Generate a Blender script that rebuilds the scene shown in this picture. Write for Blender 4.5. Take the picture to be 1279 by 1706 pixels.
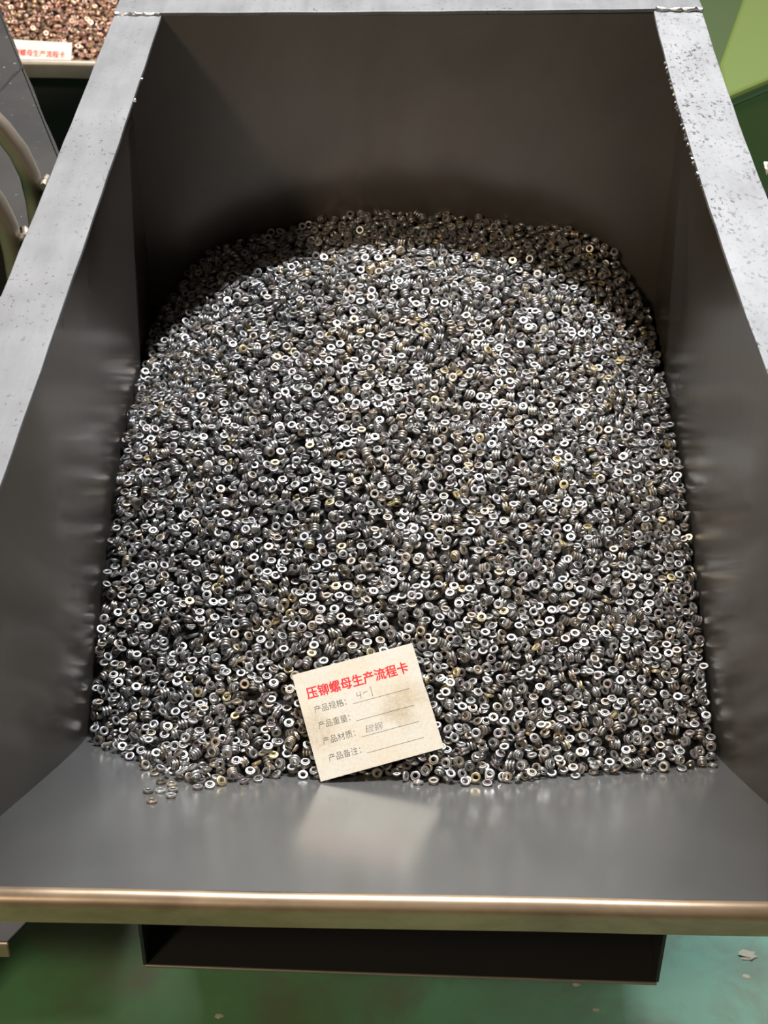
import bpy, bmesh, math, random
import numpy as np
from mathutils import Vector, Matrix

for o in list(bpy.data.objects):
    bpy.data.objects.remove(o)
scene = bpy.context.scene
COL = scene.collection
rng = np.random.default_rng(7)
random.seed(7)
ZO = 0.94            # height of the bin's rim above the floor (local z = 0 is the rim)

# ------------------------------------------------------------------ camera
PITCH, YAW, ROLL, FPX = 0.6385, 0.0082, 0.0069, 2730.0
cy_, sy_ = math.cos(YAW), math.sin(YAW)
fwd = Vector((-sy_ * math.cos(PITCH), cy_ * math.cos(PITCH), -math.sin(PITCH)))
rt0 = Vector((cy_, sy_, 0)); up0 = rt0.cross(fwd)
rt = rt0 * math.cos(ROLL) + up0 * math.sin(ROLL)
up = up0 * math.cos(ROLL) - rt0 * math.sin(ROLL)
cam_data = bpy.data.cameras.new('camera')
cam = bpy.data.objects.new('camera', cam_data)
COL.objects.link(cam)
M = Matrix((rt, up, -fwd)).transposed().to_4x4()
M.translation = Vector((-0.0063, -1.5091, 0.5638 + ZO))
cam.matrix_world = M
cam_data.sensor_fit = 'HORIZONTAL'
cam_data.sensor_width = 36.0
cam_data.lens = FPX * 36.0 / 1279.0
cam_data.clip_start = 0.05
cam_data.dof.use_dof = True
cam_data.dof.focus_distance = 1.36
cam_data.dof.aperture_fstop = 22.0
scene.camera = cam

# ------------------------------------------------------------------ world, lamps, exposure
world = bpy.data.worlds.new('factory_hall_light')
scene.world = world
world.use_nodes = True
bg = world.node_tree.nodes['Background']
bg.inputs[0].default_value = (1.0, 0.83, 0.64, 1)
bg.inputs[1].default_value = 0.09

def area(name, loc, target, sx, sy, watt, color=(1, 1, 1)):
    d = bpy.data.lights.new(name, 'AREA')
    d.shape = 'RECTANGLE'; d.size = sx; d.size_y = sy
    d.energy = watt; d.color = color
    o = bpy.data.objects.new(name, d)
    COL.objects.link(o)
    o.location = loc
    o.rotation_euler = (Vector(target) - Vector(loc)).to_track_quat('-Z', 'Y').to_euler()
    return o

area('tube_lamp', (0.10, 0.47, ZO + 1.7), (0.10, 0.40, ZO), 0.8, 0.05, 96, (0.94, 0.97, 1.0))
area('far_lamp', (1.6, 5.2, ZO + 3.1), (0.1, 0, ZO), 1.6, 0.9, 20, (0.95, 0.98, 1.0))
area('far_lamp', (-1.8, 5.4, ZO + 3.0), (-0.1, 0, ZO), 1.6, 0.9, 7, (0.95, 0.98, 1.0))
area('aisle_lamp', (-1.8, -3.0, ZO + 2.4), (0.0, -0.3, ZO - 0.3), 0.4, 0.4, 62, (1.0, 0.82, 0.60))
area('far_heap_fill', (-0.5, 1.7, ZO + 2.4), (-0.5, 1.3, ZO - 0.3), 0.9, 0.12, 55, (1.0, 0.93, 0.84))  # added fill that brightens the far heap, not an actual fitting

scene.view_settings.view_transform = 'Standard'
scene.view_settings.look = 'None'
scene.view_settings.gamma = 1.0
scene.view_settings.use_curve_mapping = False
scene.view_settings.exposure = 0.0

# ------------------------------------------------------------------ material helpers
def new_mat(name):
    m = bpy.data.materials.new(name)
    m.use_nodes = True
    nt = m.node_tree
    b = nt.nodes['Principled BSDF']
    return m, nt, b

def N(nt, typ, **kw):
    n = nt.nodes.new(typ)
    for k, v in kw.items():
        setattr(n, k, v)
    return n

def noise(nt, scale, detail=4.0, rough=0.55, stretch=None, dist=0.0, rot=None):
    tc = N(nt, 'ShaderNodeTexCoord')
    mp = N(nt, 'ShaderNodeMapping')
    if stretch: mp.inputs['Scale'].default_value = stretch
    if rot: mp.inputs['Rotation'].default_value = rot
    nt.links.new(tc.outputs['Object'], mp.inputs[0])
    t = N(nt, 'ShaderNodeTexNoise')
    t.inputs['Scale'].default_value = scale
    t.inputs['Detail'].default_value = detail
    t.inputs['Roughness'].default_value = rough
    t.inputs['Distortion'].default_value = dist
    nt.links.new(mp.outputs[0], t.inputs['Vector'])
    return t.outputs[0]

def ramp(nt, src, stops):
    r = N(nt, 'ShaderNodeValToRGB')
    els = r.color_ramp.elements
    while len(els) < len(stops): els.new(0.5)
    for e, (p, c) in zip(els, stops):
        e.position = p
        e.color = (c, c, c, 1) if isinstance(c, (int, float)) else (*c, 1)
    nt.links.new(src, r.inputs[0])
    return r.outputs[0]

def mix(nt, fac, a, b, mode='MIX'):
    m = N(nt, 'ShaderNodeMix', data_type='RGBA', blend_type=mode)
    if isinstance(fac, (int, float)): m.inputs[0].default_value = fac
    else: nt.links.new(fac, m.inputs[0])
    for i, v in ((6, a), (7, b)):
        if isinstance(v, tuple): m.inputs[i].default_value = (*v, 1)
        else: nt.links.new(v, m.inputs[i])
    return m.outputs[2]

def bump(nt, b, src, strength, dist=0.0005):
    bp = N(nt, 'ShaderNodeBump')
    bp.inputs['Strength'].default_value = strength
    bp.inputs['Distance'].default_value = dist
    nt.links.new(src, bp.inputs['Height'])
    nt.links.new(bp.outputs[0], b.inputs['Normal'])

def flat_mat(name, col, rough=0.5, metal=0.0):
    m, nt, b = new_mat(name)
    b.inputs['Base Color'].default_value = (*col, 1)
    b.inputs['Roughness'].default_value = rough
    b.inputs['Metallic'].default_value = metal
    return m

# oiled dark steel sheet
def sheet_mat(name, c0, c1, r0, r1, metal=0.75):
    m, nt, b = new_mat(name)
    n1 = noise(nt, 7, 5, 0.6, (1, 1, 0.6), 0.4)
    n2 = noise(nt, 60, 4, 0.6, (1, 1, 0.25))
    col = mix(nt, ramp(nt, n1, [(0.3, 0.0), (0.7, 1.0)]), c0, c1)
    nt.links.new(col, b.inputs['Base Color'])
    rr = N(nt, 'ShaderNodeMapRange')
    rr.inputs[3].default_value = r0; rr.inputs[4].default_value = r1
    nt.links.new(mix(nt, 0.4, n1, n2), rr.inputs[0])
    nt.links.new(rr.outputs[0], b.inputs['Roughness'])
    b.inputs['Metallic'].default_value = metal
    bump(nt, b, n1, 0.015, 0.003)
    return m

M_sheet = sheet_mat('oiled_dark_steel', (0.14, 0.122, 0.106), (0.185, 0.165, 0.145), 0.24, 0.34, 0.6)
M_chute = sheet_mat('oiled_grey_steel', (0.25, 0.25, 0.243), (0.30, 0.30, 0.293), 0.14, 0.26, 0.65)

def rim_mat(name, c_lo, c_hi, speck):
    m, nt, b = new_mat(name)
    br = noise(nt, 55, 6, 0.7, (1.0, 0.12, 1.0), 0.2, (0, 0, 0.7))
    cl = noise(nt, 14, 5, 0.6)
    sp = noise(nt, 300, 4, 0.65, (1, 0.6, 1))
    ar = noise(nt, 11, 3, 0.6)
    base = mix(nt, ramp(nt, mix(nt, 0.5, br, cl), [(0.36, 0.0), (0.64, 1.0)]), c_lo, c_hi)
    specks = ramp(nt, sp, [(speck, 0.0), (speck + 0.05, 1.0)])
    fac = mix(nt, 1.0, specks, ramp(nt, ar, [(0.42, 0.15), (0.62, 1.0)]), 'MULTIPLY')
    col = mix(nt, fac, base, (0.045, 0.043, 0.04))
    nt.links.new(col, b.inputs['Base Color'])
    b.inputs['Metallic'].default_value = 0.4
    rr = N(nt, 'ShaderNodeMapRange')
    rr.inputs[3].default_value = 0.46; rr.inputs[4].default_value = 0.66
    nt.links.new(br, rr.inputs[0])
    nt.links.new(rr.outputs[0], b.inputs['Roughness'])
    bump(nt, b, mix(nt, 0.5, br, sp), 0.25, 0.0006)
    return m

M_rim = rim_mat('ground_bare_steel', (0.13, 0.13, 0.135), (0.20, 0.20, 0.207), 0.605)
M_rim_r = rim_mat('brightened_scuffed_steel', (0.20, 0.20, 0.205), (0.28, 0.28, 0.287), 0.56)  # paler base paints in the right rim's stronger sheen; specks are real scuffs

def lip_mat():
    m, nt, b = new_mat('browned_bent_steel')
    n1 = noise(nt, 9, 6, 0.65, (1, 1, 2.5), 0.3)
    n2 = noise(nt, 160, 3, 0.6, (0.3, 1, 1))
    col = mix(nt, ramp(nt, n1, [(0.35, 0.0), (0.65, 1.0)]), (0.30, 0.215, 0.145), (0.50, 0.37, 0.25))
    nt.links.new(col, b.inputs['Base Color'])
    b.inputs['Metallic'].default_value = 0.5
    b.inputs['Roughness'].default_value = 0.36
    bump(nt, b, n2, 0.12, 0.0004)
    return m
M_lip = lip_mat()
M_weld = flat_mat('weld_metal', (0.42, 0.41, 0.40), 0.38, 0.85)
M_black = flat_mat('black_painted_steel', (0.035, 0.033, 0.033), 0.45, 0.3)
M_tube = sheet_mat('dull_brown_tube', (0.25, 0.21, 0.16), (0.36, 0.31, 0.25), 0.35, 0.5, 0.6)

def dark_plate_mat():
    m, nt, b = new_mat('grimy_dark_plate')
    n1 = noise(nt, 6, 5, 0.6)
    sp = noise(nt, 130, 3, 0.65)
    base = mix(nt, ramp(nt, n1, [(0.35, 0.0), (0.65, 1.0)]), (0.017, 0.016, 0.016), (0.032, 0.029, 0.026))
    col = mix(nt, ramp(nt, sp, [(0.66, 0.0), (0.72, 1.0)]), base, (0.16, 0.16, 0.155))
    nt.links.new(col, b.inputs['Base Color'])
    b.inputs['Roughness'].default_value = 0.6
    b.inputs['Specular IOR Level'].default_value = 0.25
    bump(nt, b, sp, 0.2, 0.0005)
    return m
M_plate = dark_plate_mat()

def ring_mat():
    m, nt, b = new_mat('tumbled_ring_steel')
    a = N(nt, 'ShaderNodeAttribute', attribute_type='INSTANCER', attribute_name='tint')
    n = noise(nt, 900, 3, 0.6)
    col = mix(nt, 0.35, a.outputs['Color'], ramp(nt, n, [(0.3, 0.45), (0.7, 1.0)]), 'MULTIPLY')
    nt.links.new(col, b.inputs['Base Color'])
    b.inputs['Metallic'].default_value = 0.8
    b.inputs['Roughness'].default_value = 0.40
    return m
M_ring = ring_mat()
M_core = flat_mat('shaded_heap_interior', (0.012, 0.011, 0.010), 0.9, 0.0)  # near-black sheet, paints the shade seen in gaps between rings

# ------------------------------------------------------------------ mesh helpers
def link_mesh(name, verts, faces, mat, parent=None, smooth_angle=None):
    me = bpy.data.meshes.new(name)
    me.from_pydata([tuple(v) for v in verts], [], faces)
    me.materials.append(mat)
    bm = bmesh.new(); bm.from_mesh(me)
    bmesh.ops.recalc_face_normals(bm, faces=bm.faces)
    bm.to_mesh(me); bm.free()
    if smooth_angle is not None:
        for p in me.polygons: p.use_smooth = True
        me.set_sharp_from_angle(angle=math.radians(smooth_angle))
    o = bpy.data.objects.new(name, me)
    COL.objects.link(o)
    if parent: o.parent = parent
    return o

def slab(name, quads, mat, parent=None, bevel=0.0):
    """closed strip: quads = list of cross-section rings (each 4 points), joined along the list"""
    v = [p for q in quads for p in q]; f = []
    n = len(quads)
    for i in range(n - 1):
        for k in range(4):
            f.append((4*i + k, 4*i + (k+1) % 4, 4*i + 4 + (k+1) % 4, 4*i + 4 + k))
    f.append((3, 2, 1, 0)); f.append(tuple(4*(n-1) + k for k in range(4)))
    o = link_mesh(name, v, f, mat, parent)
    if bevel:
        bv = o.modifiers.new('edge', 'BEVEL'); bv.width = bevel; bv.segments = 2; bv.limit_method = 'ANGLE'
        bv.angle_limit = math.radians(50)
    return o

def plate(name, corners, offset, mat, parent=None, bevel=0.0):
    """plate: polygon of corners thickened by the vector offset"""
    off = Vector(offset)
    a = [Vector(c) for c in corners]; n = len(a)
    v = a + [p + off for p in a]
    f = [tuple(range(n)), tuple(reversed(range(n, 2*n)))]
    for k in range(n):
        f.append((k, (k+1) % n, n + (k+1) % n, n + k))
    o = link_mesh(name, v, f, mat, parent)
    if bevel:
        bv = o.modifiers.new('edge', 'BEVEL'); bv.width = bevel; bv.segments = 2
    return o

def box(name, lo, hi, mat, parent=None, bevel=0.0):
    (x0, y0, z0), (x1, y1, z1) = lo, hi
    return plate(name, [(x0, y0, z0), (x1, y0, z0), (x1, y1, z0), (x0, y1, z0)], (0, 0, z1 - z0), mat, parent, bevel)

def tube(name, pts, radii, mat, parent=None, seg=14, jitter=0.0):
    pts = [Vector(p) for p in pts]
    if isinstance(radii, (int, float)): radii = [radii] * len(pts)
    v = []; f = []
    prev = None
    for i, p in enumerate(pts):
        t = (pts[min(i+1, len(pts)-1)] - pts[max(i-1, 0)]).normalized()
        ref = prev if prev is not None else (Vector((0, 0, 1)) if abs(t.z) < 0.9 else Vector((0, 1, 0)))
        a = (ref - t * ref.dot(t)).normalized(); b = t.cross(a); prev = a
        for k in range(seg):
            an = 2 * math.pi * k / seg
            r = radii[i] * (1 + jitter * random.uniform(-1, 1))
            v.append(p + (a * math.cos(an) + b * math.sin(an)) * r)
    n = len(pts)
    for i in range(n - 1):
        for k in range(seg):
            f.append((i*seg + k, i*seg + (k+1) % seg, (i+1)*seg + (k+1) % seg, (i+1)*seg + k))
    f.append(tuple(reversed(range(seg)))); f.append(tuple((n-1)*seg + k for k in range(seg)))
    return link_mesh(name, v, f, mat, parent, 50)

def bezier(p, n=14):
    p = [Vector(q) for q in p]; out = []
    for i in range(n + 1):
        t = i / n; q = list(p)
        while len(q) > 1: q = [q[k] * (1 - t) + q[k+1] * t for k in range(len(q) - 1)]
        out.append(q[0])
    return out

def tag(o, label, cat, group=None, kind=None):
    if label: o['label'] = label
    if cat: o['category'] = cat
    if group: o['group'] = group
    if kind: o['kind'] = kind
    return o

def empty(name, loc=(0, 0, 0), rz=0.0):
    o = bpy.data.objects.new(name, None)
    o.empty_display_size = 0.05
    o.location = loc; o.rotation_euler = (0, 0, rz)
    COL.objects.link(o)
    return o

# ------------------------------------------------------------------ floor
def floor_mat():
    m, nt, b = new_mat('worn_green_floor_paint')
    n1 = noise(nt, 5.0, 4, 0.55)
    n2 = noise(nt, 2.2, 3, 0.5)
    n3 = noise(nt, 9.0, 6, 0.6, None, 0.5)
    sp = noise(nt, 120, 3, 0.6)
    tc = N(nt, 'ShaderNodeTexCoord'); sx = N(nt, 'ShaderNodeSeparateXYZ')
    nt.links.new(tc.outputs['Object'], sx.inputs[0])
    g = mix(nt, ramp(nt, n1, [(0.35, 0.0), (0.65, 1.0)]), (0.13, 0.24, 0.10), (0.13, 0.38, 0.17))
    teal = mix(nt, ramp(nt, n1, [(0.35, 0.0), (0.65, 1.0)]), (0.18, 0.38, 0.29), (0.22, 0.50, 0.40))
    rx = N(nt, 'ShaderNodeMapRange'); rx.inputs[1].default_value = -0.1; rx.inputs[2].default_value = 0.32
    nt.links.new(sx.outputs[0], rx.inputs[0])
    col = mix(nt, rx.outputs[0], g, teal)
    col = mix(nt, ramp(nt, n3, [(0.48, 0.0), (0.66, 0.75)]), col, (0.17, 0.175, 0.12))
    col = mix(nt, ramp(nt, sp, [(0.70, 0.0), (0.76, 0.6)]), col, (0.22, 0.26, 0.2))
    nt.links.new(col, b.inputs['Base Color'])
    b.inputs['Roughness'].default_value = 0.38
    bump(nt, b, n3, 0.1, 0.002)
    return m
M_floor = floor_mat()
floor = box('floor', (-6, -5, -0.12), (6, 9, 0.0), M_floor)
floor['kind'] = 'structure'
M_wall = flat_mat('grey_hall_wall', (0.35, 0.34, 0.32), 0.8)
wall = box('wall_back', (-6, 9, 0.0), (6, 9.15, 5.5), M_wall)
wall['kind'] = 'structure'

# ------------------------------------------------------------------ the ring bins
W2 = 0.28                       # half width between the side walls
YB, KB = 0.0709, -0.0937        # back wall: y = YB + KB * z
LY, LZ, SY, SZ = -0.7457, -0.3365, -0.4667, -0.4727
SL = (SZ - LZ) / (SY - LY)      # chute slope
DZL, DZR = -0.0025 / 0.28, 0.0052 / 0.28
ZF = -0.56                      # bin bottom
XL, XR, OL, OR = -0.241, 0.2407, -0.2873, 0.288
BLc, BRc = -0.0014, 0.0108

def chute_z(y): return LZ + (y - LY) * SL
def half_w(y):                   # side walls flare towards the front
    d = max(0.0, -0.44 - y)
    return W2 + 0.217 * d * d / (d + 0.05)
def bow_of(s, y):
    t = y - YB
    return (BRc if s > 0 else BLc) * t * (t + 0.9) * 4

def make_bin(label, loc, leg_drop, lip_m, chute_m, handles=True, apron=False, front=(LY, LZ), lip_r=0.0089, lip_h=0.0222):
    LY, LZ = front
    SL = (SZ - LZ) / (SY - LY)
    def chute_z(y): return LZ + (y - LY) * SL
    WF = half_w(LY)
    root = empty('steel_bin', loc)
    tag(root, label, 'bin')
    ybot = LY + (ZF - LZ) / SL
    # side walls: bowed with the rim, flared towards the front
    for s in (-1, 1):
        ys = [YB - (YB - LY + 0.004) * i / 36 for i in range(37)]
        nz = 6; v = []; f = []
        for y in ys:
            zt = min(s*DZR*W2 - 0.003, LZ + 0.004 + max(0.0, y - LY) * 18.0)
            zb = max(ZF, min(chute_z(y) - 0.012, zt - 0.02))
            for k in range(nz):
                z = zb + (zt - zb) * k / (nz - 1)
                x = s*half_w(y) + bow_of(s, y) * max(0.0, 1 + z / 0.30)
                yy = y + (KB*z if y == YB else 0.0)
                v.append((x, yy, z)); v.append((x + s*0.004, yy, z))
        n = len(ys)
        def id_(i, k, o): return (i*nz + k)*2 + o
        for i in range(n - 1):
            for k in range(nz - 1):
                for o in (0, 1):
                    f.append((id_(i, k, o), id_(i+1, k, o), id_(i+1, k+1, o), id_(i, k+1, o)))
            for k in (0, nz - 1):
                f.append((id_(i, k, 0), id_(i+1, k, 0), id_(i+1, k, 1), id_(i, k, 1)))
        for i in (0, n - 1):
            for k in range(nz - 1):
                f.append((id_(i, k, 0), id_(i, k+1, 0), id_(i, k+1, 1), id_(i, k, 1)))
        link_mesh('side_wall', v, f, M_sheet, root, 40)
    # back wall
    plate('back_wall', [(-W2, YB, -0.001 - DZR*W2), (W2, YB, -0.003 + DZR*W2), (W2, YB + KB*ZF, ZF), (-W2, YB + KB*ZF, ZF)],
          (0, 0.004, 0), M_sheet, root)
    box('bottom_plate', (-W2 - 0.004, ybot, ZF - 0.004), (W2 + 0.004, YB + KB*ZF + 0.004, ZF), M_sheet, root)
    # chute plate
    n_ = Vector((0, SL, -1)).normalized() * 0.004
    cy = [LY + (SY + 0.08 - LY)*i/8 for i in range(9)]
    ring_ = [(half_w(y), y, chute_z(y) + DZL*half_w(y)) for y in cy] + [(W2, ybot, ZF + DZL*W2), (-W2, ybot, ZF - DZL*W2)] + [(-half_w(y), y, chute_z(y) - DZL*half_w(y)) for y in reversed(cy)]
    plate('chute_plate', ring_, n_, chute_m, root)
    # rolled front lip
    R = lip_r
    t = Vector((0, -1, -SL)).normalized(); a0 = math.atan2(t.z, t.y)
    nrm = Vector((0, -t.z, t.y)); cen = Vector((0, LY, LZ)) + nrm * R
    sec = []
    for i in range(11):
        an = a0 + (1.5*math.pi - a0) * i / 10 - math.pi/2
        sec.append((cen.y + R*math.cos(an), cen.z + R*math.sin(an)))
    yb_, zb_ = sec[-1]
    zlow = LZ - lip_h
    sec.append((yb_, zlow)); sec.append((yb_ + 0.004, zlow - 0.0012)); sec.append((yb_ + 0.004, zb_))
    for i in range(9, -1, -1):
        an = a0 + (1.5*math.pi - a0) * i / 10 - math.pi/2
        sec.append((cen.y + (R - 0.004)*math.cos(an), cen.z + (R - 0.004)*math.sin(an)))
    xs = [-WF - 0.004, -0.2, -0.1, 0, 0.1, 0.2, WF + 0.004]; m = len(sec)
    v = [(x, y, z + DZL*x + 0.0006*math.sin(x*19)) for x in xs for (y, z) in sec]; f = []
    for i in range(len(xs) - 1):
        for k in range(m):
            f.append((i*m + k, i*m + (k+1) % m, (i+1)*m + (k+1) % m, (i+1)*m + k))
    f.append(tuple(range(m))); f.append(tuple((len(xs)-1)*m + k for k in reversed(range(m))))
    link_mesh('front_lip', v, f, lip_m, root, 40)
    # flat rim bars
    for (xi, xo, bw, mt) in ((XL, OL, BLc, M_rim), (XR, OR, BRc, M_rim_r)):
        q = []
        for i in range(25):
            y = YB - 0.0005 - i * (YB - 0.0005 - LY - 0.021) / 24
            xe = math.copysign(max(abs(xo + bw*(y - YB)*(y - YB + 0.9)*4), half_w(y) + 0.006) if y < -0.5 else abs(xo + bw*(y - YB)*(y - YB + 0.9)*4), xo)
            tt = y - YB
            bow = bw * tt * (tt + 0.9) * 4
            wob = 0.0002 * math.sin(i*2.3 + xi*30) + 0.00015 * math.sin(i*5.1)
            z = DZR * xi
            q.append([(xi + bow + wob, y, z), (xe - wob, y, z), (xe - wob, y, z - 0.004), (xi + bow + wob, y, z - 0.004)])
        slab('rim_bar', q, mt, root, 0.0007)
    q = []
    for i in range(21):
        x = OL - 0.0005 + (OR - OL + 0.001) * i / 20
        sag = 0.0022 * math.sin(math.pi * i / 20) + 0.0006 * math.sin(i*1.9)
        z = DZR * x + 0.0022
        q.append([(x, YB - sag + 0.001, z), (x, YB + 0.048, z), (x, YB + 0.048, z - 0.004), (x, YB - sag + 0.001, z - 0.004)])
    slab('rim_bar', q, M_rim, root, 0.0007)
    # weld beads at the two rear corners
    for x0, x1 in ((OL + 0.001, XL - 0.001), (XR + 0.002, OR)):
        pts = []; rad = []
        for i in range(15):
            x = x0 + (x1 - x0) * i / 14
            pts.append((x, YB - 0.001 + 0.0016*math.sin(i*1.7) + random.uniform(-.0006, .0006), DZR*x + 0.0012 + random.uniform(-.0005, .0005)))
            rad.append(0.0024 + random.uniform(-0.0009, 0.0009))
        w = tube('weld_bead', pts, rad, M_weld, root, 8, 0.18)
    # small burrs along the inner rim edges
    for xi, bw, ys in ((XL, BLc, (-0.135, -0.14, -0.09)), (XR, BRc, tuple(-0.06 - 0.012*i - random.uniform(0, .008) for i in range(22)))):
        bmb = bmesh.new()
        for y in ys:
            tt = y - YB
            c = Vector((xi + bw*tt*(tt+.9)*4 + (0.0009 if xi < 0 else -0.0009), y, DZR*xi - 0.0015))
            g = bmesh.ops.create_icosphere(bmb, subdivisions=1, radius=random.uniform(0.0008, 0.0018), matrix=Matrix.Translation(c))
            for vv in g['verts']: vv.co += Vector((random.uniform(-.0007, .0007) for _ in range(3)))
        me = bpy.data.meshes.new('edge_burrs'); bmb.to_mesh(me); bmb.free(); me.materials.append(M_weld)
        o = bpy.data.objects.new('edge_burrs', me); COL.objects.link(o); o.parent = root; o['kind'] = 'stuff'
    # fork pocket under the bin: an open rectangular channel
    py0, py1, zt, zb = -0.58, -0.05, ZF - 0.004, -0.6365
    xa, xb = -0.2225, 0.2315
    pk = plate('fork_pocket', [(xa, py0, zb + 0.0055), (xb, py0, zb - 0.0095), (xb, py1, zb - 0.0095), (xa, py1, zb + 0.0055)], (0, 0, -0.003), M_black, root)
    plate('pocket_side', [(xa, py0, zb + 0.0055), (xa, py1, zb + 0.0055), (xa, py1, zt), (xa, -0.29, zt), (xa - 0.001, py0, chute_z(py0) - 0.006)], (-0.003, 0, 0), M_black, pk)
    plate('pocket_side', [(xb, py0, zb - 0.0095), (xb, py1, zb - 0.0095), (xb, py1, zt), (xb, -0.29, zt), (xb + 0.001, py0, chute_z(py0) - 0.006)], (0.003, 0, 0), M_black, pk)
    box('pocket_back', (xa, py1, zb - 0.012), (xb, py1 + 0.003, zt), M_black, pk)
    tube('pocket_edge', [(xa - 0.001, py0 - 0.0005, zb + 0.005), (0, py0 - 0.0005, zb - 0.003), (xb + 0.001, py0 - 0.0005, zb - 0.0105)], 0.0016, M_tube, pk, 8)
    if apron:
        box('apron_panel', (-W2, LY + 0.03, ZF - leg_drop + 0.05), (W2, LY + 0.034, LZ - 0.025), M_black, root)
    # legs
    for x in (-0.262, 0.262):
        for y in (-0.16, 0.07):
            lg = box('leg', (x - 0.018, y - 0.018, ZF - leg_drop), (x + 0.018, y + 0.018, ZF - 0.004), M_black, root, 0.002)
            box('foot_plate', (x - 0.03, y - 0.03, ZF - leg_drop - 0.0), (x + 0.03, y + 0.03, ZF - leg_drop + 0.006), M_tube, lg, 0.001)
    # grab handles: two bent rods per side joined by a cross rod
    if handles:
        for s in (-1, 1):
            h = None
            xw = s * (W2 + 0.004)
            base = s * 0.2978
            ya = -0.305 if s < 0 else -0.292
            path = [(base, ya, -0.14), (base, ya, -0.06), (base, ya, -0.022), (base + s*0.002, ya, 0.0), (base + s*0.009, ya + 0.002, 0.019), (base + s*0.020, ya + 0.003, 0.037),
                    (base + s*0.034, ya + 0.004, 0.054), (base + s*0.052, ya + 0.004, 0.066), (base + s*0.08, ya + 0.004, 0.072), (base + s*0.12, ya + 0.004, 0.072)]
            h = tube('handle', path, 0.0084, M_tube, root, 16)
            tube('handle_rod', [(x, y - 0.09, z) for x, y, z in path], 0.0084, M_tube, h, 16)
            e = path[-1]
            tube('handle_crossbar', [(e[0], e[1] + 0.006, e[2]), (e[0], e[1] - 0.096, e[2])], 0.0084, M_tube, h, 16)
            for yy in (ya, ya - 0.09):
                pts = [(base - s*(0.0105 - 0.0004*abs(i - 3)), yy - 0.009 + 0.003*i, DZR*base + random.uniform(-.001, .001)) for i in range(7)]
                tube('weld_bead', pts, [0.0022 + random.uniform(-.0006, .001) for _ in pts], M_tube, h, 7, 0.2)
    return root

near_bin = make_bin('large open dark steel bin with bare steel rim, holding the grey rings', (0, 0, ZO), ZO + ZF, M_lip, M_chute)
FAR = Vector((-0.56, 1.485, ZO - 0.069))
far_bin = make_bin('steel bin behind, with brown lip, holding the copper brown rings', FAR, FAR.z + ZF, M_tube, M_chute, False, True, (-0.8654, -0.1953), 0.006, 0.0215)

# ------------------------------------------------------------------ heap surface
def tps(ctrl):
    P = np.array(ctrl, float); XY = P[:, :2]; z = P[:, 2]; n = len(P)
    def U(d2): return 0.5 * d2 * np.log(d2 + 1e-12)
    K = U(((XY[:, None] - XY[None]) ** 2).sum(-1)) + np.eye(n) * 2e-5
    Q = np.hstack([np.ones((n, 1)), XY])
    A = np.block([[K, Q], [Q.T, np.zeros((3, 3))]])
    w = np.linalg.solve(A, np.concatenate([z, np.zeros(3)]))
    def f(X, Y):
        out = w[n] + w[n+1]*X + w[n+2]*Y
        for k in range(n):
            out = out + w[k] * U((X - XY[k, 0])**2 + (Y - XY[k, 1])**2)
        return out
    return f

ctrl = [(-.28, .106, -.368), (-.28, -.052, -.354), (-.28, -.185, -.355), (-.28, -.269, -.380), (-.28, -.338, -.411), (-.28, -.404, -.441), (-.28, -.465, -.472),
        (.28, .084, -.350), (.28, -.037, -.357), (.28, -.155, -.367), (.28, -.23, -.379), (.28, -.33, -.410), (.28, -.409, -.432), (.28, -.49, -.461),
        (-.225, .098, -.285), (-.145, .094, -.250), (-.047, .092, -.224), (.017, .092, -.222), (.082, .092, -.228), (.134, .093, -.236), (.227, .096, -.265), (.259, .101, -.318),
        (-.240, -.507, -.453), (-.181, -.559, -.428), (-.145, -.565, -.425), (-.098, -.5405, -.437), (-.0124, -.5376, -.438), (.018, -.547, -.4335), (.093, -.5406, -.4366), (.145, -.5257, -.444), (.224, -.5095, -.452),
        (-.065, -.535, -.433), (-.076, -.49, -.407), (0.005, -.462, -.391)]
S_f = tps(ctrl)

CW, CHh = 0.1072, 0.0965
CARD_O, CARD_U, CARD_V = Vector((-0.0654, -0.5457, -0.4325)), Vector((0.1017, 0.0261, 0.0150)), Vector((-0.0264, 0.0795, 0.0458))
# ------------------------------------------------------------------ one ring (lathe), millimetres -> metres
PROF = [(2.12, 0.28), (2.5, 0.0), (3.9, 0.0), (4.22, 0.12), (4.35, 0.42), (4.35, 1.4), (4.22, 1.68), (3.9, 1.8), (3.25, 1.8), (3.02, 1.6), (2.98, 2.35), (2.78, 2.6), (2.4, 2.6), (2.1, 2.3)]
ZC = 1.0
def ring_mesh(seg=20):
    v = []; f = []; m = len(PROF)
    for k in range(seg):
        a = 2*math.pi*k/seg
        for r, z in PROF:
            v.append((r*math.cos(a)*1e-3, r*math.sin(a)*1e-3, (z - ZC)*1e-3))
    for k in range(seg):
        for j in range(m):
            f.append((k*m + j, ((k+1) % seg)*m + j, ((k+1) % seg)*m + (j+1) % m, k*m + (j+1) % m))
    me = bpy.data.meshes.new('ring')
    me.from_pydata(v, [], f)
    bm = bmesh.new(); bm.from_mesh(me); bmesh.ops.recalc_face_normals(bm, faces=bm.faces); bm.to_mesh(me); bm.free()
    for p in me.polygons: p.use_smooth = True
    me.set_sharp_from_angle(angle=math.radians(38))
    me.materials.append(M_ring)
    return me
RING = ring_mesh()

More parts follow.
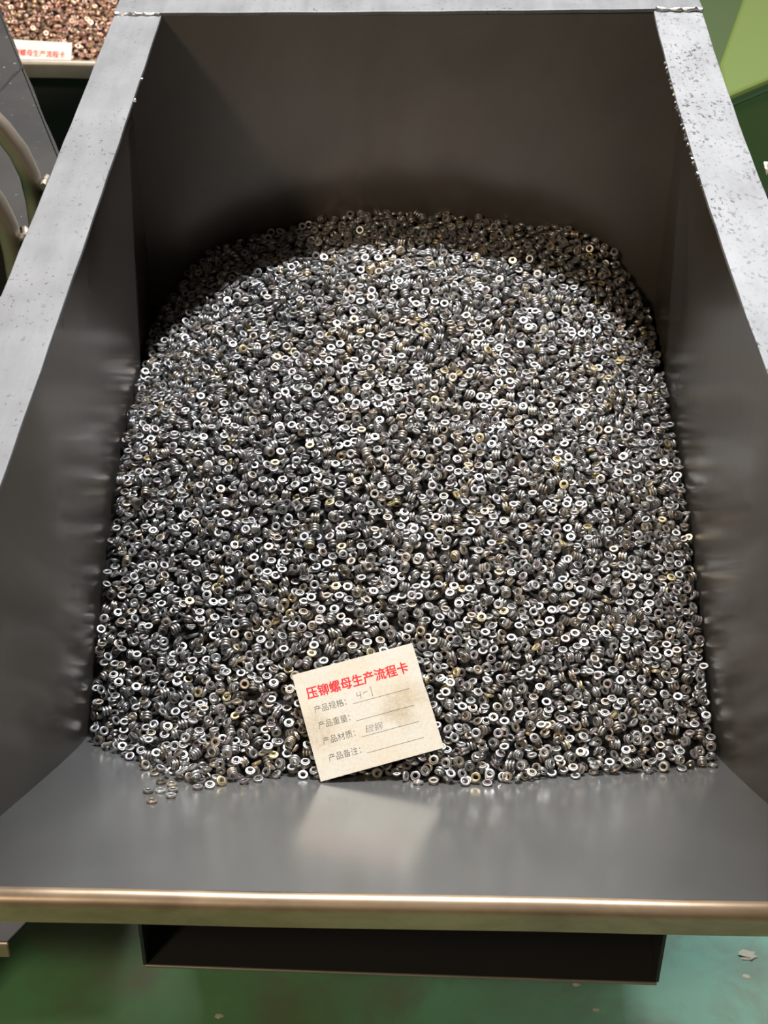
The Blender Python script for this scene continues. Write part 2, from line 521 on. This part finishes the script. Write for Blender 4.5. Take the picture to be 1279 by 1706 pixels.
# ------------------------------------------------------------------ dropping rings onto a height map so that they lie on one another
PX = 0.0008
GX0, GX1, GY0, GY1 = -W2, W2, -0.70, 0.094
nx, ny = int((GX1 - GX0)/PX), int((GY1 - GY0)/PX)
gx = GX0 + (np.arange(nx) + 0.5)*PX; gy = GY0 + (np.arange(ny) + 0.5)*PX
GX, GY = np.meshgrid(gx, gy, indexing='ij')
S = S_f(GX, GY)
CH = np.maximum(LZ + (GY - LY)*SL + DZL*GX, ZF)
LAYER = 0.0125
inside = S > CH + 0.0005
H = np.where(inside, np.maximum(S - LAYER, CH), CH)
H0 = H.copy()
owner = np.full((nx, ny), -1, np.int32)

def ring_samples():
    pts = []
    m = len(PROF)
    for j in range(m):
        (r0, z0), (r1, z1) = PROF[j], PROF[(j+1) % m]
        k = max(1, int(math.hypot(r1-r0, z1-z0)/0.45))
        for i in range(k):
            t = i/k; r = r0+(r1-r0)*t; z = z0+(z1-z0)*t - ZC
            n = max(12, int(2*math.pi*r/0.5))
            a = np.arange(n)*2*math.pi/n
            pts.append(np.stack([r*np.cos(a), r*np.sin(a), np.full(n, z)], 1))
    return np.concatenate(pts)*1e-3
SAMP = ring_samples()

def rot_to(n):
    return Vector((0, 0, 1)).rotation_difference(Vector(n)).to_matrix()

def template(axis, offs):
    R = rot_to(axis); Rn = np.array(R)
    ax = np.array(axis)
    P = np.concatenate([SAMP @ Rn.T + ax*o for o in offs])
    ix = np.floor(P[:, 0]/PX).astype(int); iy = np.floor(P[:, 1]/PX).astype(int)
    key = (ix + 64)*128 + (iy + 64)
    order = np.argsort(key, kind='stable'); key = key[order]; z = P[order, 2]
    uk, st = np.unique(key, return_index=True)
    return dict(ix=uk//128 - 64, iy=uk % 128 - 64, lo=np.minimum.reduceat(z, st), hi=np.maximum.reduceat(z, st),
                eul=tuple(R.to_euler()), rings=[tuple(ax*o) for o in offs], x0=ix.min(), x1=ix.max(), y0=iy.min(), y1=iy.max())

TPL = []
for i in range(420):
    u = rng.random()
    tilt = abs(rng.normal(0, 24)) if u < 0.58 else (rng.uniform(25, 65) if u < 0.82 else rng.uniform(65, 90))
    tilt = math.radians(min(tilt, 90)); az = rng.uniform(0, 2*math.pi)
    sgn = 1 if rng.random() < 0.5 else -1
    ax = (math.sin(tilt)*math.cos(az)*sgn, math.sin(tilt)*math.sin(az)*sgn, math.cos(tilt)*sgn)
    offs = [0.0]
    if tilt > 0.75 and rng.random() < 0.55: offs = [0.0, 0.0027]
    if tilt > 0.95 and rng.random() < 0.35: offs = [-0.0027, 0.0, 0.0027]
    TPL.append(template(ax, offs))

ins = np.argwhere(inside)
pos, eul = [], []
def settle(t, cx, cy):
    ix = t['ix'] + cx; iy = t['iy'] + cy
    return (H[ix, iy] - t['lo']).max()
def commit(t, cx, cy, z):
    ix = t['ix'] + cx; iy = t['iy'] + cy
    for off in t['rings']:
        pos.append((GX0 + cx*PX + off[0], GY0 + cy*PX + off[1], z + off[2])); eul.append(t['eul'])
    new = z + t['hi']; cur = H[ix, iy]; up_ = new > cur
    H[ix[up_], iy[up_]] = new[up_]; owner[ix[up_], iy[up_]] = len(pos) - 1

TARGET = 24000
misses = 0
while len(pos) < TARGET and misses < 1500:
    t = TPL[int(rng.integers(len(TPL)))]
    best = None
    for cx, cy in ins[rng.integers(len(ins), size=9)]:
        if cx + t['x0'] < 1 or cx + t['x1'] > nx - 2 or cy + t['y0'] < 0 or cy + t['y1'] > ny - 1: continue
        z = settle(t, cx, cy)
        sc = z - S[cx, cy]
        if best is None or sc < best[0]: best = (sc, cx, cy, z)
    if best is None or best[0] > 0.0012:
        misses += 1; continue
    commit(t, *best[1:])
# second pass: rings that fill the deeper gaps
low = np.argwhere(inside & (H < S - 0.004))
for k in range(9000):
    t = TPL[int(rng.integers(len(TPL)))]
    cx, cy = low[int(rng.integers(len(low)))]
    if H[cx, cy] > S[cx, cy] - 0.003: continue
    if cx + t['x0'] < 1 or cx + t['x1'] > nx - 2 or cy + t['y0'] < 0 or cy + t['y1'] > ny - 1: continue
    z = settle(t, cx, cy)
    if z - S[cx, cy] < 0.0016: commit(t, cx, cy, z)
# rings pressed aside where the card lies
cu_ = CARD_U.normalized(); cv_ = (CARD_V - cu_*CARD_V.dot(cu_)).normalized(); cw_ = cu_.cross(cv_)
def on_card(p):
    d = Vector(p) - CARD_O
    return -0.004 < d.dot(cu_) < CW + 0.004 and 0.0 < d.dot(cv_) < CHh + 0.003 and d.dot(cw_) > -0.0042
drop = {i for i, p in enumerate(pos) if on_card(p)}
remap = np.cumsum([0 if i in drop else 1 for i in range(len(pos))]) - 1
owner = np.where((owner >= 0) & ~np.isin(owner, list(drop)), remap[np.maximum(owner, 0)], -1)
pos = [p for i, p in enumerate(pos) if i not in drop]; eul = [e for i, e in enumerate(eul) if i not in drop]
n_heap = len(pos)

# loose rings lying flat on the chute in front of the heap
cn = Vector((0, -SL, 1)).normalized()
flat_t = template(tuple(cn), [0.0]); flat_b = template(tuple(-cn), [0.0])
LOOSE = [(-.2049, -.5729, 'loose grey ring on the chute, outer one of the side by side pair'),
         (-.1950, -.5708, 'loose grey ring on the chute, inner one of the side by side pair'),
         (-.1845, -.5815, 'loose grey ring at the lower end of the short spilled column'),
         (-.1987, -.593, 'loose grey ring lowest on the chute, farthest from the heap'),
         (-.1850, -.5695, 'loose grey ring in the middle of the short spilled column'),
         (-.1878, -.5578, 'loose grey ring at the upper end of the short spilled column'),
         (-.1655, -.5628, 'loose grey ring flat on the chute just right of the short spilled column'),
         (-.1975, -.5530, 'loose grey ring touching the foot of the heap above the side by side pair')]
loose_i = []
for i, (x, y, lab) in enumerate(LOOSE):
    t = flat_t if i % 2 else flat_b
    cx, cy = int(round((x - GX0)/PX)), int(round((y - GY0)/PX))
    commit(t, cx, cy, settle(t, cx, cy) + 0.0002)
    loose_i.append(len(pos) - 1)
print('rings', len(pos), n_heap, 'misses', misses)

pos = np.array(pos); eul = np.array(eul)
NR = len(pos)
u = rng.random(NR); val = rng.normal(1.0, 0.20, NR).clip(0.5, 1.5)
tint = np.empty((NR, 3))
steel = np.array([0.46, 0.455, 0.45]); bronze = np.array([0.46, 0.40, 0.33]); mauve = np.array([0.41, 0.37, 0.375]); gold = np.array([0.72, 0.60, 0.36])
tint[:] = steel
tint[u < 0.34] = bronze; tint[u < 0.16] = mauve; tint[u > 0.972] = gold
tint *= 1.1 * val[:, None]

# the 300 rings that show largest: on top of the heap and nearest to the camera
own = owner.copy()
cnt = np.bincount(own[own >= 0].ravel(), minlength=NR)
cl = np.array(M.translation) - np.array([0, 0, ZO])
depth = (pos - cl) @ np.array(fwd)
score = np.where(cnt > 45, depth, 99.0)
score[loose_i] = -1
pick = np.argsort(score)[:300]
pick_set = set(int(i) for i in pick)
loose_lab = {i: LOOSE[k][2] for k, i in enumerate(loose_i)}

ring_objs = []
for i in pick:
    i = int(i)
    o = bpy.data.objects.new('ring', RING)
    o.location = pos[i] + np.array([0, 0, ZO]); o.rotation_euler = tuple(eul[i])
    o['tint'] = [float(c) for c in tint[i]]
    if i in loose_lab:
        tag(o, loose_lab[i], 'ring', 'loose rings on the chute')
    elif u[i] > 0.972:
        tag(o, 'gold tinted steel ring among the grey rings at the heap\'s front edge', 'ring', 'gold tinted rings at the front of the heap')
    else:
        tag(o, 'small grey steel ring at the front edge of the heap', 'ring', 'grey rings along the front edge of the heap')
    COL.objects.link(o)
    ring_objs.append(o)

# the remaining rings: one stuff object, points that carry the ring
step = 8
cxs = np.arange(0, nx, step); cys = np.arange(0, ny, step)
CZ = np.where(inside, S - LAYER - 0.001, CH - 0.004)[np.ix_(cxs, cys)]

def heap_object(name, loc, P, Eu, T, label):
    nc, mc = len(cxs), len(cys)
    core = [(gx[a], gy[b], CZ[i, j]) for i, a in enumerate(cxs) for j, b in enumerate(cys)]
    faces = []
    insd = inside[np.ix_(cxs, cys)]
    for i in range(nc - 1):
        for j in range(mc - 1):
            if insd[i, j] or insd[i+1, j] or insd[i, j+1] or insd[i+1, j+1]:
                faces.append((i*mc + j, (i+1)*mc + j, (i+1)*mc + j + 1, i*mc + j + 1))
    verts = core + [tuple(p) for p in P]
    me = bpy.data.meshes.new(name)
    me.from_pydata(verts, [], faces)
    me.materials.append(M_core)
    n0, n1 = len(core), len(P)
    a = me.attributes.new('is_ring', 'BOOLEAN', 'POINT')
    a.data.foreach_set('value', np.concatenate([np.zeros(n0, bool), np.ones(n1, bool)]))
    for nm, arr in (('turn', Eu), ('tint', T)):
        a = me.attributes.new(nm, 'FLOAT_VECTOR', 'POINT')
        a.data.foreach_set('vector', np.concatenate([np.zeros((n0, 3)), arr]).astype(np.float32).ravel())
    o = bpy.data.objects.new(name, me)
    o.location = loc
    COL.objects.link(o)
    tag(o, label, 'rings', None, 'stuff')
    md = o.modifiers.new('rings', 'NODES'); md.node_group = heap_group()
    return o

_hg = None
def heap_group():
    global _hg
    if _hg: return _hg
    g = bpy.data.node_groups.new('heap_of_rings', 'GeometryNodeTree')
    g.interface.new_socket('Geometry', in_out='INPUT', socket_type='NodeSocketGeometry')
    g.interface.new_socket('Geometry', in_out='OUTPUT', socket_type='NodeSocketGeometry')
    gi, go = g.nodes.new('NodeGroupInput'), g.nodes.new('NodeGroupOutput')
    inst = g.nodes.new('GeometryNodeInstanceOnPoints')
    sel = g.nodes.new('GeometryNodeInputNamedAttribute'); sel.data_type = 'BOOLEAN'; sel.inputs[0].default_value = 'is_ring'
    ro = g.nodes.new('GeometryNodeInputNamedAttribute'); ro.data_type = 'FLOAT_VECTOR'; ro.inputs[0].default_value = 'turn'
    e2r = g.nodes.new('FunctionNodeEulerToRotation')
    oi = g.nodes.new('GeometryNodeObjectInfo'); oi.transform_space = 'ORIGINAL'
    oi.inputs['Object'].default_value = ring_objs[0]; oi.inputs['As Instance'].default_value = False
    jn = g.nodes.new('GeometryNodeJoinGeometry')
    L = g.links.new
    L(gi.outputs[0], inst.inputs['Points']); L(sel.outputs[0], inst.inputs['Selection'])
    L(ro.outputs[0], e2r.inputs[0]); L(e2r.outputs[0], inst.inputs['Rotation'])
    L(oi.outputs['Geometry'], inst.inputs['Instance'])
    L(inst.outputs[0], jn.inputs[0]); L(gi.outputs[0], jn.inputs[0]); L(jn.outputs[0], go.inputs[0])
    _hg = g
    return g

rest = np.array([i for i in range(n_heap) if i not in pick_set])
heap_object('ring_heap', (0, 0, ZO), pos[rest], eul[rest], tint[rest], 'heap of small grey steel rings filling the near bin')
# second heap, copper brown, mirrored lay of the same pile
br = np.array([0.66, 0.43, 0.31]) * rng.normal(1.0, 0.22, (n_heap, 1)).clip(0.5, 1.6) * (1 + rng.normal(0, 0.05, (n_heap, 3)))
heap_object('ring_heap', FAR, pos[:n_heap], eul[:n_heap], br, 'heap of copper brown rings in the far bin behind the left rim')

# ------------------------------------------------------------------ process cards
def card_mat():
    m, nt, b = new_mat('soiled_cream_card')
    n1 = noise(nt, 26, 5, 0.6)
    n2 = noise(nt, 420, 4, 0.65, None, 0.6)
    n3 = noise(nt, 60, 4, 0.6)
    tc = N(nt, 'ShaderNodeTexCoord')
    col = mix(nt, ramp(nt, n1, [(0.38, 0.0), (0.66, 1.0)]), (0.66, 0.62, 0.54), (0.66, 0.57, 0.435))
    col = mix(nt, ramp(nt, n2, [(0.46, 0.0), (0.72, 0.45)]), col, (0.50, 0.42, 0.30))
    # grease smudges: right of the middle, left edge, and right edge
    for cx, cy, r, s in ((0.079, 0.043, 0.013, 0.85), (0.008, 0.043, 0.018, 0.55), (0.102, 0.049, 0.012, 0.5), (0.086, 0.056, 0.012, 0.4), (0.087, 0.032, 0.011, 0.35)):
        vd = N(nt, 'ShaderNodeVectorMath', operation='DISTANCE')
        vd.inputs[1].default_value = (cx, cy, 0)
        nt.links.new(tc.outputs['Object'], vd.inputs[0])
        ad = N(nt, 'ShaderNodeMath', operation='MULTIPLY_ADD')
        nt.links.new(n3, ad.inputs[0]); ad.inputs[1].default_value = 0.022
        nt.links.new(vd.outputs['Value'], ad.inputs[2])
        f = ramp(nt, ad.outputs[0], [(0.0, s), ((r + 0.004), s * 0.8), ((r + 0.014), 0.0)])
        f2 = mix(nt, 1.0, f, ramp(nt, n2, [(0.3, 0.35), (0.6, 1.0)]), 'MULTIPLY')
        col = mix(nt, f2, col, (0.42, 0.32, 0.20))
    nt.links.new(col, b.inputs['Base Color'])
    b.inputs['Roughness'].default_value = 0.6
    bump(nt, b, n2, 0.05, 0.0003)
    return m
M_card = card_mat()
M_red = flat_mat('red_print', (0.72, 0.02, 0.025), 0.55)
M_ink = flat_mat('dark_print', (0.03, 0.027, 0.025), 0.6)
M_pencil = flat_mat('pencil_grey', (0.07, 0.068, 0.065), 0.6)

def text(name, body, parent, x, y, w, h, mat, bold=0.0, shear=0.0, z=0.00065, heavy=0.0):
    cu = bpy.data.curves.new(name, 'FONT')
    cu.body = body; cu.size = 1.0; cu.offset = bold; cu.shear = shear; cu.resolution_u = 3
    tmp = bpy.data.objects.new(name, cu)
    COL.objects.link(tmp)
    dg = bpy.context.evaluated_depsgraph_get(); dg.update()
    me = bpy.data.meshes.new_from_object(tmp.evaluated_get(dg))
    COL.objects.unlink(tmp); bpy.data.objects.remove(tmp)
    co = np.array([v.co[:] for v in me.vertices])
    lo, hi = co.min(0), co.max(0)
    sx, sy = w/(hi[0]-lo[0]), h/(hi[1]-lo[1])
    for v in me.vertices:
        v.co = ((v.co.x - lo[0])*sx + x, (v.co.y - lo[1])*sy + y, z)
    if heavy:
        bm = bmesh.new(); bm.from_mesh(me)
        base = bm.verts[:] + bm.edges[:] + bm.faces[:]
        for dx, dy in ((heavy, 0.0), (heavy*0.5, heavy*0.45), (heavy*0.5, -heavy*0.45)):
            d = bmesh.ops.duplicate(bm, geom=base)
            for g in d['geom']:
                if isinstance(g, bmesh.types.BMVert): g.co.x += dx; g.co.y += dy; g.co.z += dx*0.02
        bm.to_mesh(me); bm.free()
    me.materials.clear(); me.materials.append(mat)
    me.name = name
    o = bpy.data.objects.new(name, me)
    COL.objects.link(o); o.parent = parent
    return o

def stroke(name, polylines, parent, width, mat, z=0.00065):
    v = []; f = []
    for pl in polylines:
        for (x0, y0), (x1, y1) in zip(pl[:-1], pl[1:]):
            d = Vector((x1-x0, y1-y0)); n = Vector((-d.y, d.x)).normalized()*width/2
            b = len(v)
            v += [(x0+n.x, y0+n.y, z), (x1+n.x, y1+n.y, z), (x1-n.x, y1-n.y, z), (x0-n.x, y0-n.y, z)]
            f.append((b, b+1, b+2, b+3))
    return link_mesh(name, v, f, mat, parent)

def make_card(label, origin, U, V, full=True):
    U = Vector(U).normalized(); V = Vector(V); V = (V - U*V.dot(U)).normalized(); Wn = U.cross(V)
    c = bpy.data.objects.new('process_card', None)
    # the card sheet itself is the top-level object
    me = bpy.data.meshes.new('process_card')
    bm = bmesh.new()
    nxs = 8
    def zc(u_): return 0.0006*math.sin(u_*2.4)
    grid = [[bm.verts.new((CW*i/nxs, CHh*j/nxs, 0.0006)) for j in range(nxs+1)] for i in range(nxs+1)]
    # a small nick in the right edge
    grid[nxs][5].co.x -= 0.0006; grid[nxs][5].co.y -= 0.002
    for i in range(nxs):
        for j in range(nxs):
            bm.faces.new((grid[i][j], grid[i+1][j], grid[i+1][j+1], grid[i][j+1]))
    r = bmesh.ops.extrude_face_region(bm, geom=bm.faces[:])
    for g in r['geom']:
        if isinstance(g, bmesh.types.BMVert): g.co.z -= 0.0006
    bmesh.ops.recalc_face_normals(bm, faces=bm.faces)
    bm.to_mesh(me); bm.free()
    me.materials.append(M_card)
    o = bpy.data.objects.new('process_card', me)
    COL.objects.link(o)
    bpy.data.objects.remove(c)
    mw = Matrix((U, V, Wn)).transposed().to_4x4(); mw.translation = Vector(origin)
    o.matrix_world = mw
    tag(o, label, 'card')
    text('title_lettering', '压铆螺母生产流程卡', o, 0.072*CW, 0.742*CHh, 0.833*CW, 0.108*CHh, M_red, 0.0, 0.0, 0.00065, 0.0006)['label'] = 'red printed title in bold Chinese characters'
    rows = [('产品规格：', 0.602, 0.097, 0.358, 0.598, 0.406), ('产品重量：', 0.455, 0.096, 0.353, 0.440, 0.398), ('产品材质：', 0.307, 0.097, 0.360, 0.287, 0.400), ('产品备注：', 0.148, 0.106, 0.366, 0.136, 0.408)]
    for body, v0, u0, u1, vl, ul in rows:
        text('field_lettering', body, o, u0*CW, v0*CHh, (u1 - u0)*CW, 0.068*CHh, M_ink, -0.008)
        stroke('ruled_line', [[(ul*CW, vl*CHh), (0.873*CW, vl*CHh)]], o, 0.00032, M_ink)
    if full:
        s = lambda pl: [(a*CW, b*CHh) for a, b in pl]
        stroke('handwriting', [s([(.462, .690), (.455, .655), (.490, .660)]), s([(.486, .690), (.481, .628)]), s([(.508, .668), (.545, .676)]), s([(.578, .712), (.575, .618)])], o, 0.00042, M_pencil)['label'] = 'pencilled size 4-1'
        text('handwriting', '碳钢', o, 0.445*CW, 0.308*CHh, 0.145*CW, 0.068*CHh, M_pencil, -0.012, 0.25)['label'] = 'pencilled note in two characters'
    return o

make_card('cream paper card with red title and pencilled notes lying on the grey rings', CARD_O + Vector((0, 0, ZO)), CARD_U, CARD_V)
# far card: stands steeply in the far bin between lip and rings
ft = math.radians(50)
fu = Vector((1, 0.0, -0.05)).normalized()
fv = Vector((0.03, math.cos(ft), math.sin(ft))); fv = (fv - fu*fv.dot(fu)).normalized()
FC = Vector((-0.513, 0.95, -0.366 + ZO)) - fv*CHh - fu*CW
make_card('cream paper card with red title propped in the far bin', FC, fu, fv, False)

# ------------------------------------------------------------------ dark steel box beside the left rim
def steel_box():
    root = empty('steel_box', (-0.348, 0.007, ZO - 0.12), math.radians(19))
    tag(root, 'grimy dark steel box with a seamed top plate left of the rim', 'box')
    # local: x to the right edge (0), y away; right edge along y
    seam = 0.115
    yn = -0.155
    g = 0.0012
    plate('top_plate', [(0, yn, 0), (0, 0.23 - g, 0), (-0.03, 0.173 - g, 0), (-0.121, 0.0 - g, 0), (-0.121 + g, yn, 0)], (0, 0, -0.004), M_plate, root, 0.0008)
    plate('top_plate', [(0, 0.42, 0.0008), (0, 0.23 + g, 0.0008), (-0.03, 0.173 + g, 0.0008), (-0.121 - g, 0.0, 0.0008), (-0.121 - g, yn, 0.0008), (-0.42, yn, 0.0008), (-0.42, 0.42, 0.0008)], (0, 0, -0.004), M_plate, root, 0.0008)
    sp = [Vector((0, 0.23, -0.001)).lerp(Vector((-0.121, 0.0, -0.001)), i/14) + Vector((random.uniform(-.001, .001), 0, 0)) for i in range(15)]
    tube('weld_seam', sp, [0.0026 + random.uniform(-.0008, .0008) for _ in range(15)], M_plate, root, 7, 0.15)
    box('side_panel', (-0.006, yn, -0.62), (-0.002, 0.42, -0.004), M_plate, root)
    box('side_panel', (-0.42, yn, -0.62), (-0.416, 0.42, -0.004), M_plate, root)
    box('front_panel', (-0.416, yn, -0.62), (-0.006, yn + 0.004, -0.004), M_plate, root)
    box('back_panel', (-0.416, 0.416, -0.62), (-0.006, 0.42, -0.004), M_plate, root)
    q = []
    for i in range(20):
        y = yn + (0.42 - yn)*i/19; w = 0.0006*math.sin(i*1.3)
        q.append([(0.0012, y, -0.003), (0.0042 + w, y, -0.003), (0.0042 + w, y, -0.026), (0.0012, y, -0.026)])
    slab('edge_strip', q, M_plate, root, 0.0006)
    for x in (-0.40, -0.02):
        for y in (-0.08, 0.40):
            box('leg', (x - 0.014, y - 0.014, -(ZO - 0.12)), (x + 0.014, y + 0.014, -0.62), M_black, root)
steel_box()

# ------------------------------------------------------------------ green machine on the right
M_lime = flat_mat('lime_green_paint', (0.10, 0.135, 0.03), 0.4)
M_dkgreen = flat_mat('dark_green_paint', (0.045, 0.07, 0.02), 0.5)
M_lime_lifted = flat_mat('lightened_lime_paint', (0.15, 0.19, 0.04), 0.55)  # same lime paint, lightened in colour to lift the body's shaded front
def green_machine():
    root = empty('green_machine', (0.62, 1.0, 0.0))
    tag(root, 'lime green painted machine standing behind the right rim', 'machine')
    def pl(name, poly, z0, z1, mat, bv=0.006):
        return plate(name, [(x - 0.62, y - 1.0, z0) for x, y in poly], (0, 0, z1 - z0), mat, root, bv)
    d = Vector((0.074, 0.259)).normalized()          # run of the left edge
    A = Vector((0.430, 0.598)); B = Vector((0.442, 0.723)); e = Vector((0.07, 0.066)).normalized()
    A2 = B + d*0.75
    zt = ZO - 0.30
    pl('top_plate', [A, A + e*0.45, A2 + e*0.45, A2, B], zt - 0.02, zt, M_lime)
    i1 = A + e*0.02 + d*0.02
    pl('body', [i1, i1 + e*0.40, A2 + e*0.40 - d*0.03, A2 + e*0.02 - d*0.03], 0.20, zt - 0.02, M_lime_lifted)
    k = Vector((-0.24, 0.06))
    pl('side_cabinet', [B + d*0.03 + e*0.015, A2 - d*0.05, A2 - d*0.05 + k, B + k + d*0.03], 0.20, zt - 0.10, M_dkgreen)
    c1 = Vector((0.525, 0.66)) - d*0.30
    pl('base', [i1 - d*0.02 - e*0.1, i1 + e*0.42, A2 + e*0.42, A2 + k, B + k], 0.0, 0.20, M_dkgreen, 0.008)
    pl('step_plate', [c1, c1 + e*0.2, c1 + e*0.2 + d*0.16, c1 + d*0.16], 0.20, 0.32, M_dkgreen)
green_machine()

# ------------------------------------------------------------------ low tray under the bin's left front corner
def tray():
    root = empty('steel_tray', (-0.45, -0.54, 0.0))
    tag(root, 'low dark steel tray with a tan lip under the bin\'s left front corner', 'tray')
    zt = ZO - 0.60
    pts = [(0.108, -0.042, zt), (0.160, 0.05, zt), (-0.25, 0.05, zt), (-0.25, -0.042, zt)]
    plate('tray_plate', pts, (0, 0, -0.004), M_black, root, 0.001)
    plate('front_lip', [(-0.25, -0.046, zt + 0.001), (0.109, -0.046, zt + 0.001), (0.109, -0.046, zt - 0.016), (-0.25, -0.046, zt - 0.016)], (0, 0.004, 0), M_lip, root, 0.0012)
    for x in (-0.22, -0.10):
        box('leg', (x, 0.0, 0.0), (x + 0.02, 0.02, zt - 0.004), M_black, root, 0.001)
tray()

# ------------------------------------------------------------------ small litter on the floor
M_flake = flat_mat('pale_flake', (0.55, 0.52, 0.42), 0.7)
def flake(x, y, s, label, mat=M_flake):
    bm = bmesh.new()
    bmesh.ops.create_icosphere(bm, subdivisions=2, radius=s)
    for v in bm.verts:
        k = 1 + random.uniform(-.35, .35)
        v.co = Vector((v.co.x*k*1.2, v.co.y*k*0.8, max(v.co.z*0.22*k, -0.1*s) + 0.1*s))
    me = bpy.data.meshes.new('debris_flake'); bm.to_mesh(me); bm.free(); me.materials.append(mat)
    o = bpy.data.objects.new('debris_flake', me); COL.objects.link(o); o.location = (x, y, 0.0)
    tag(o, label, 'debris', 'litter on the green floor')

FLAKES = [(.398, -.316, .0085, 'largest pale flake of litter on the green floor, under the right end of the lip'),
          (.201, -.359, .0032, 'pale crumb on the green floor just below the fork pocket edge'),
          (.220, -.392, .0028, 'pale crumb on the green floor nearest the picture\'s lower edge'),
          (.392, -.345, .0035, 'narrow pale sliver on the green floor beside the largest flake'),
          (-.191, -.407, .0036, 'pale crumb on the green floor under the left half of the pocket')]
for x, y, s, lab in FLAKES: flake(x, y, s, lab)
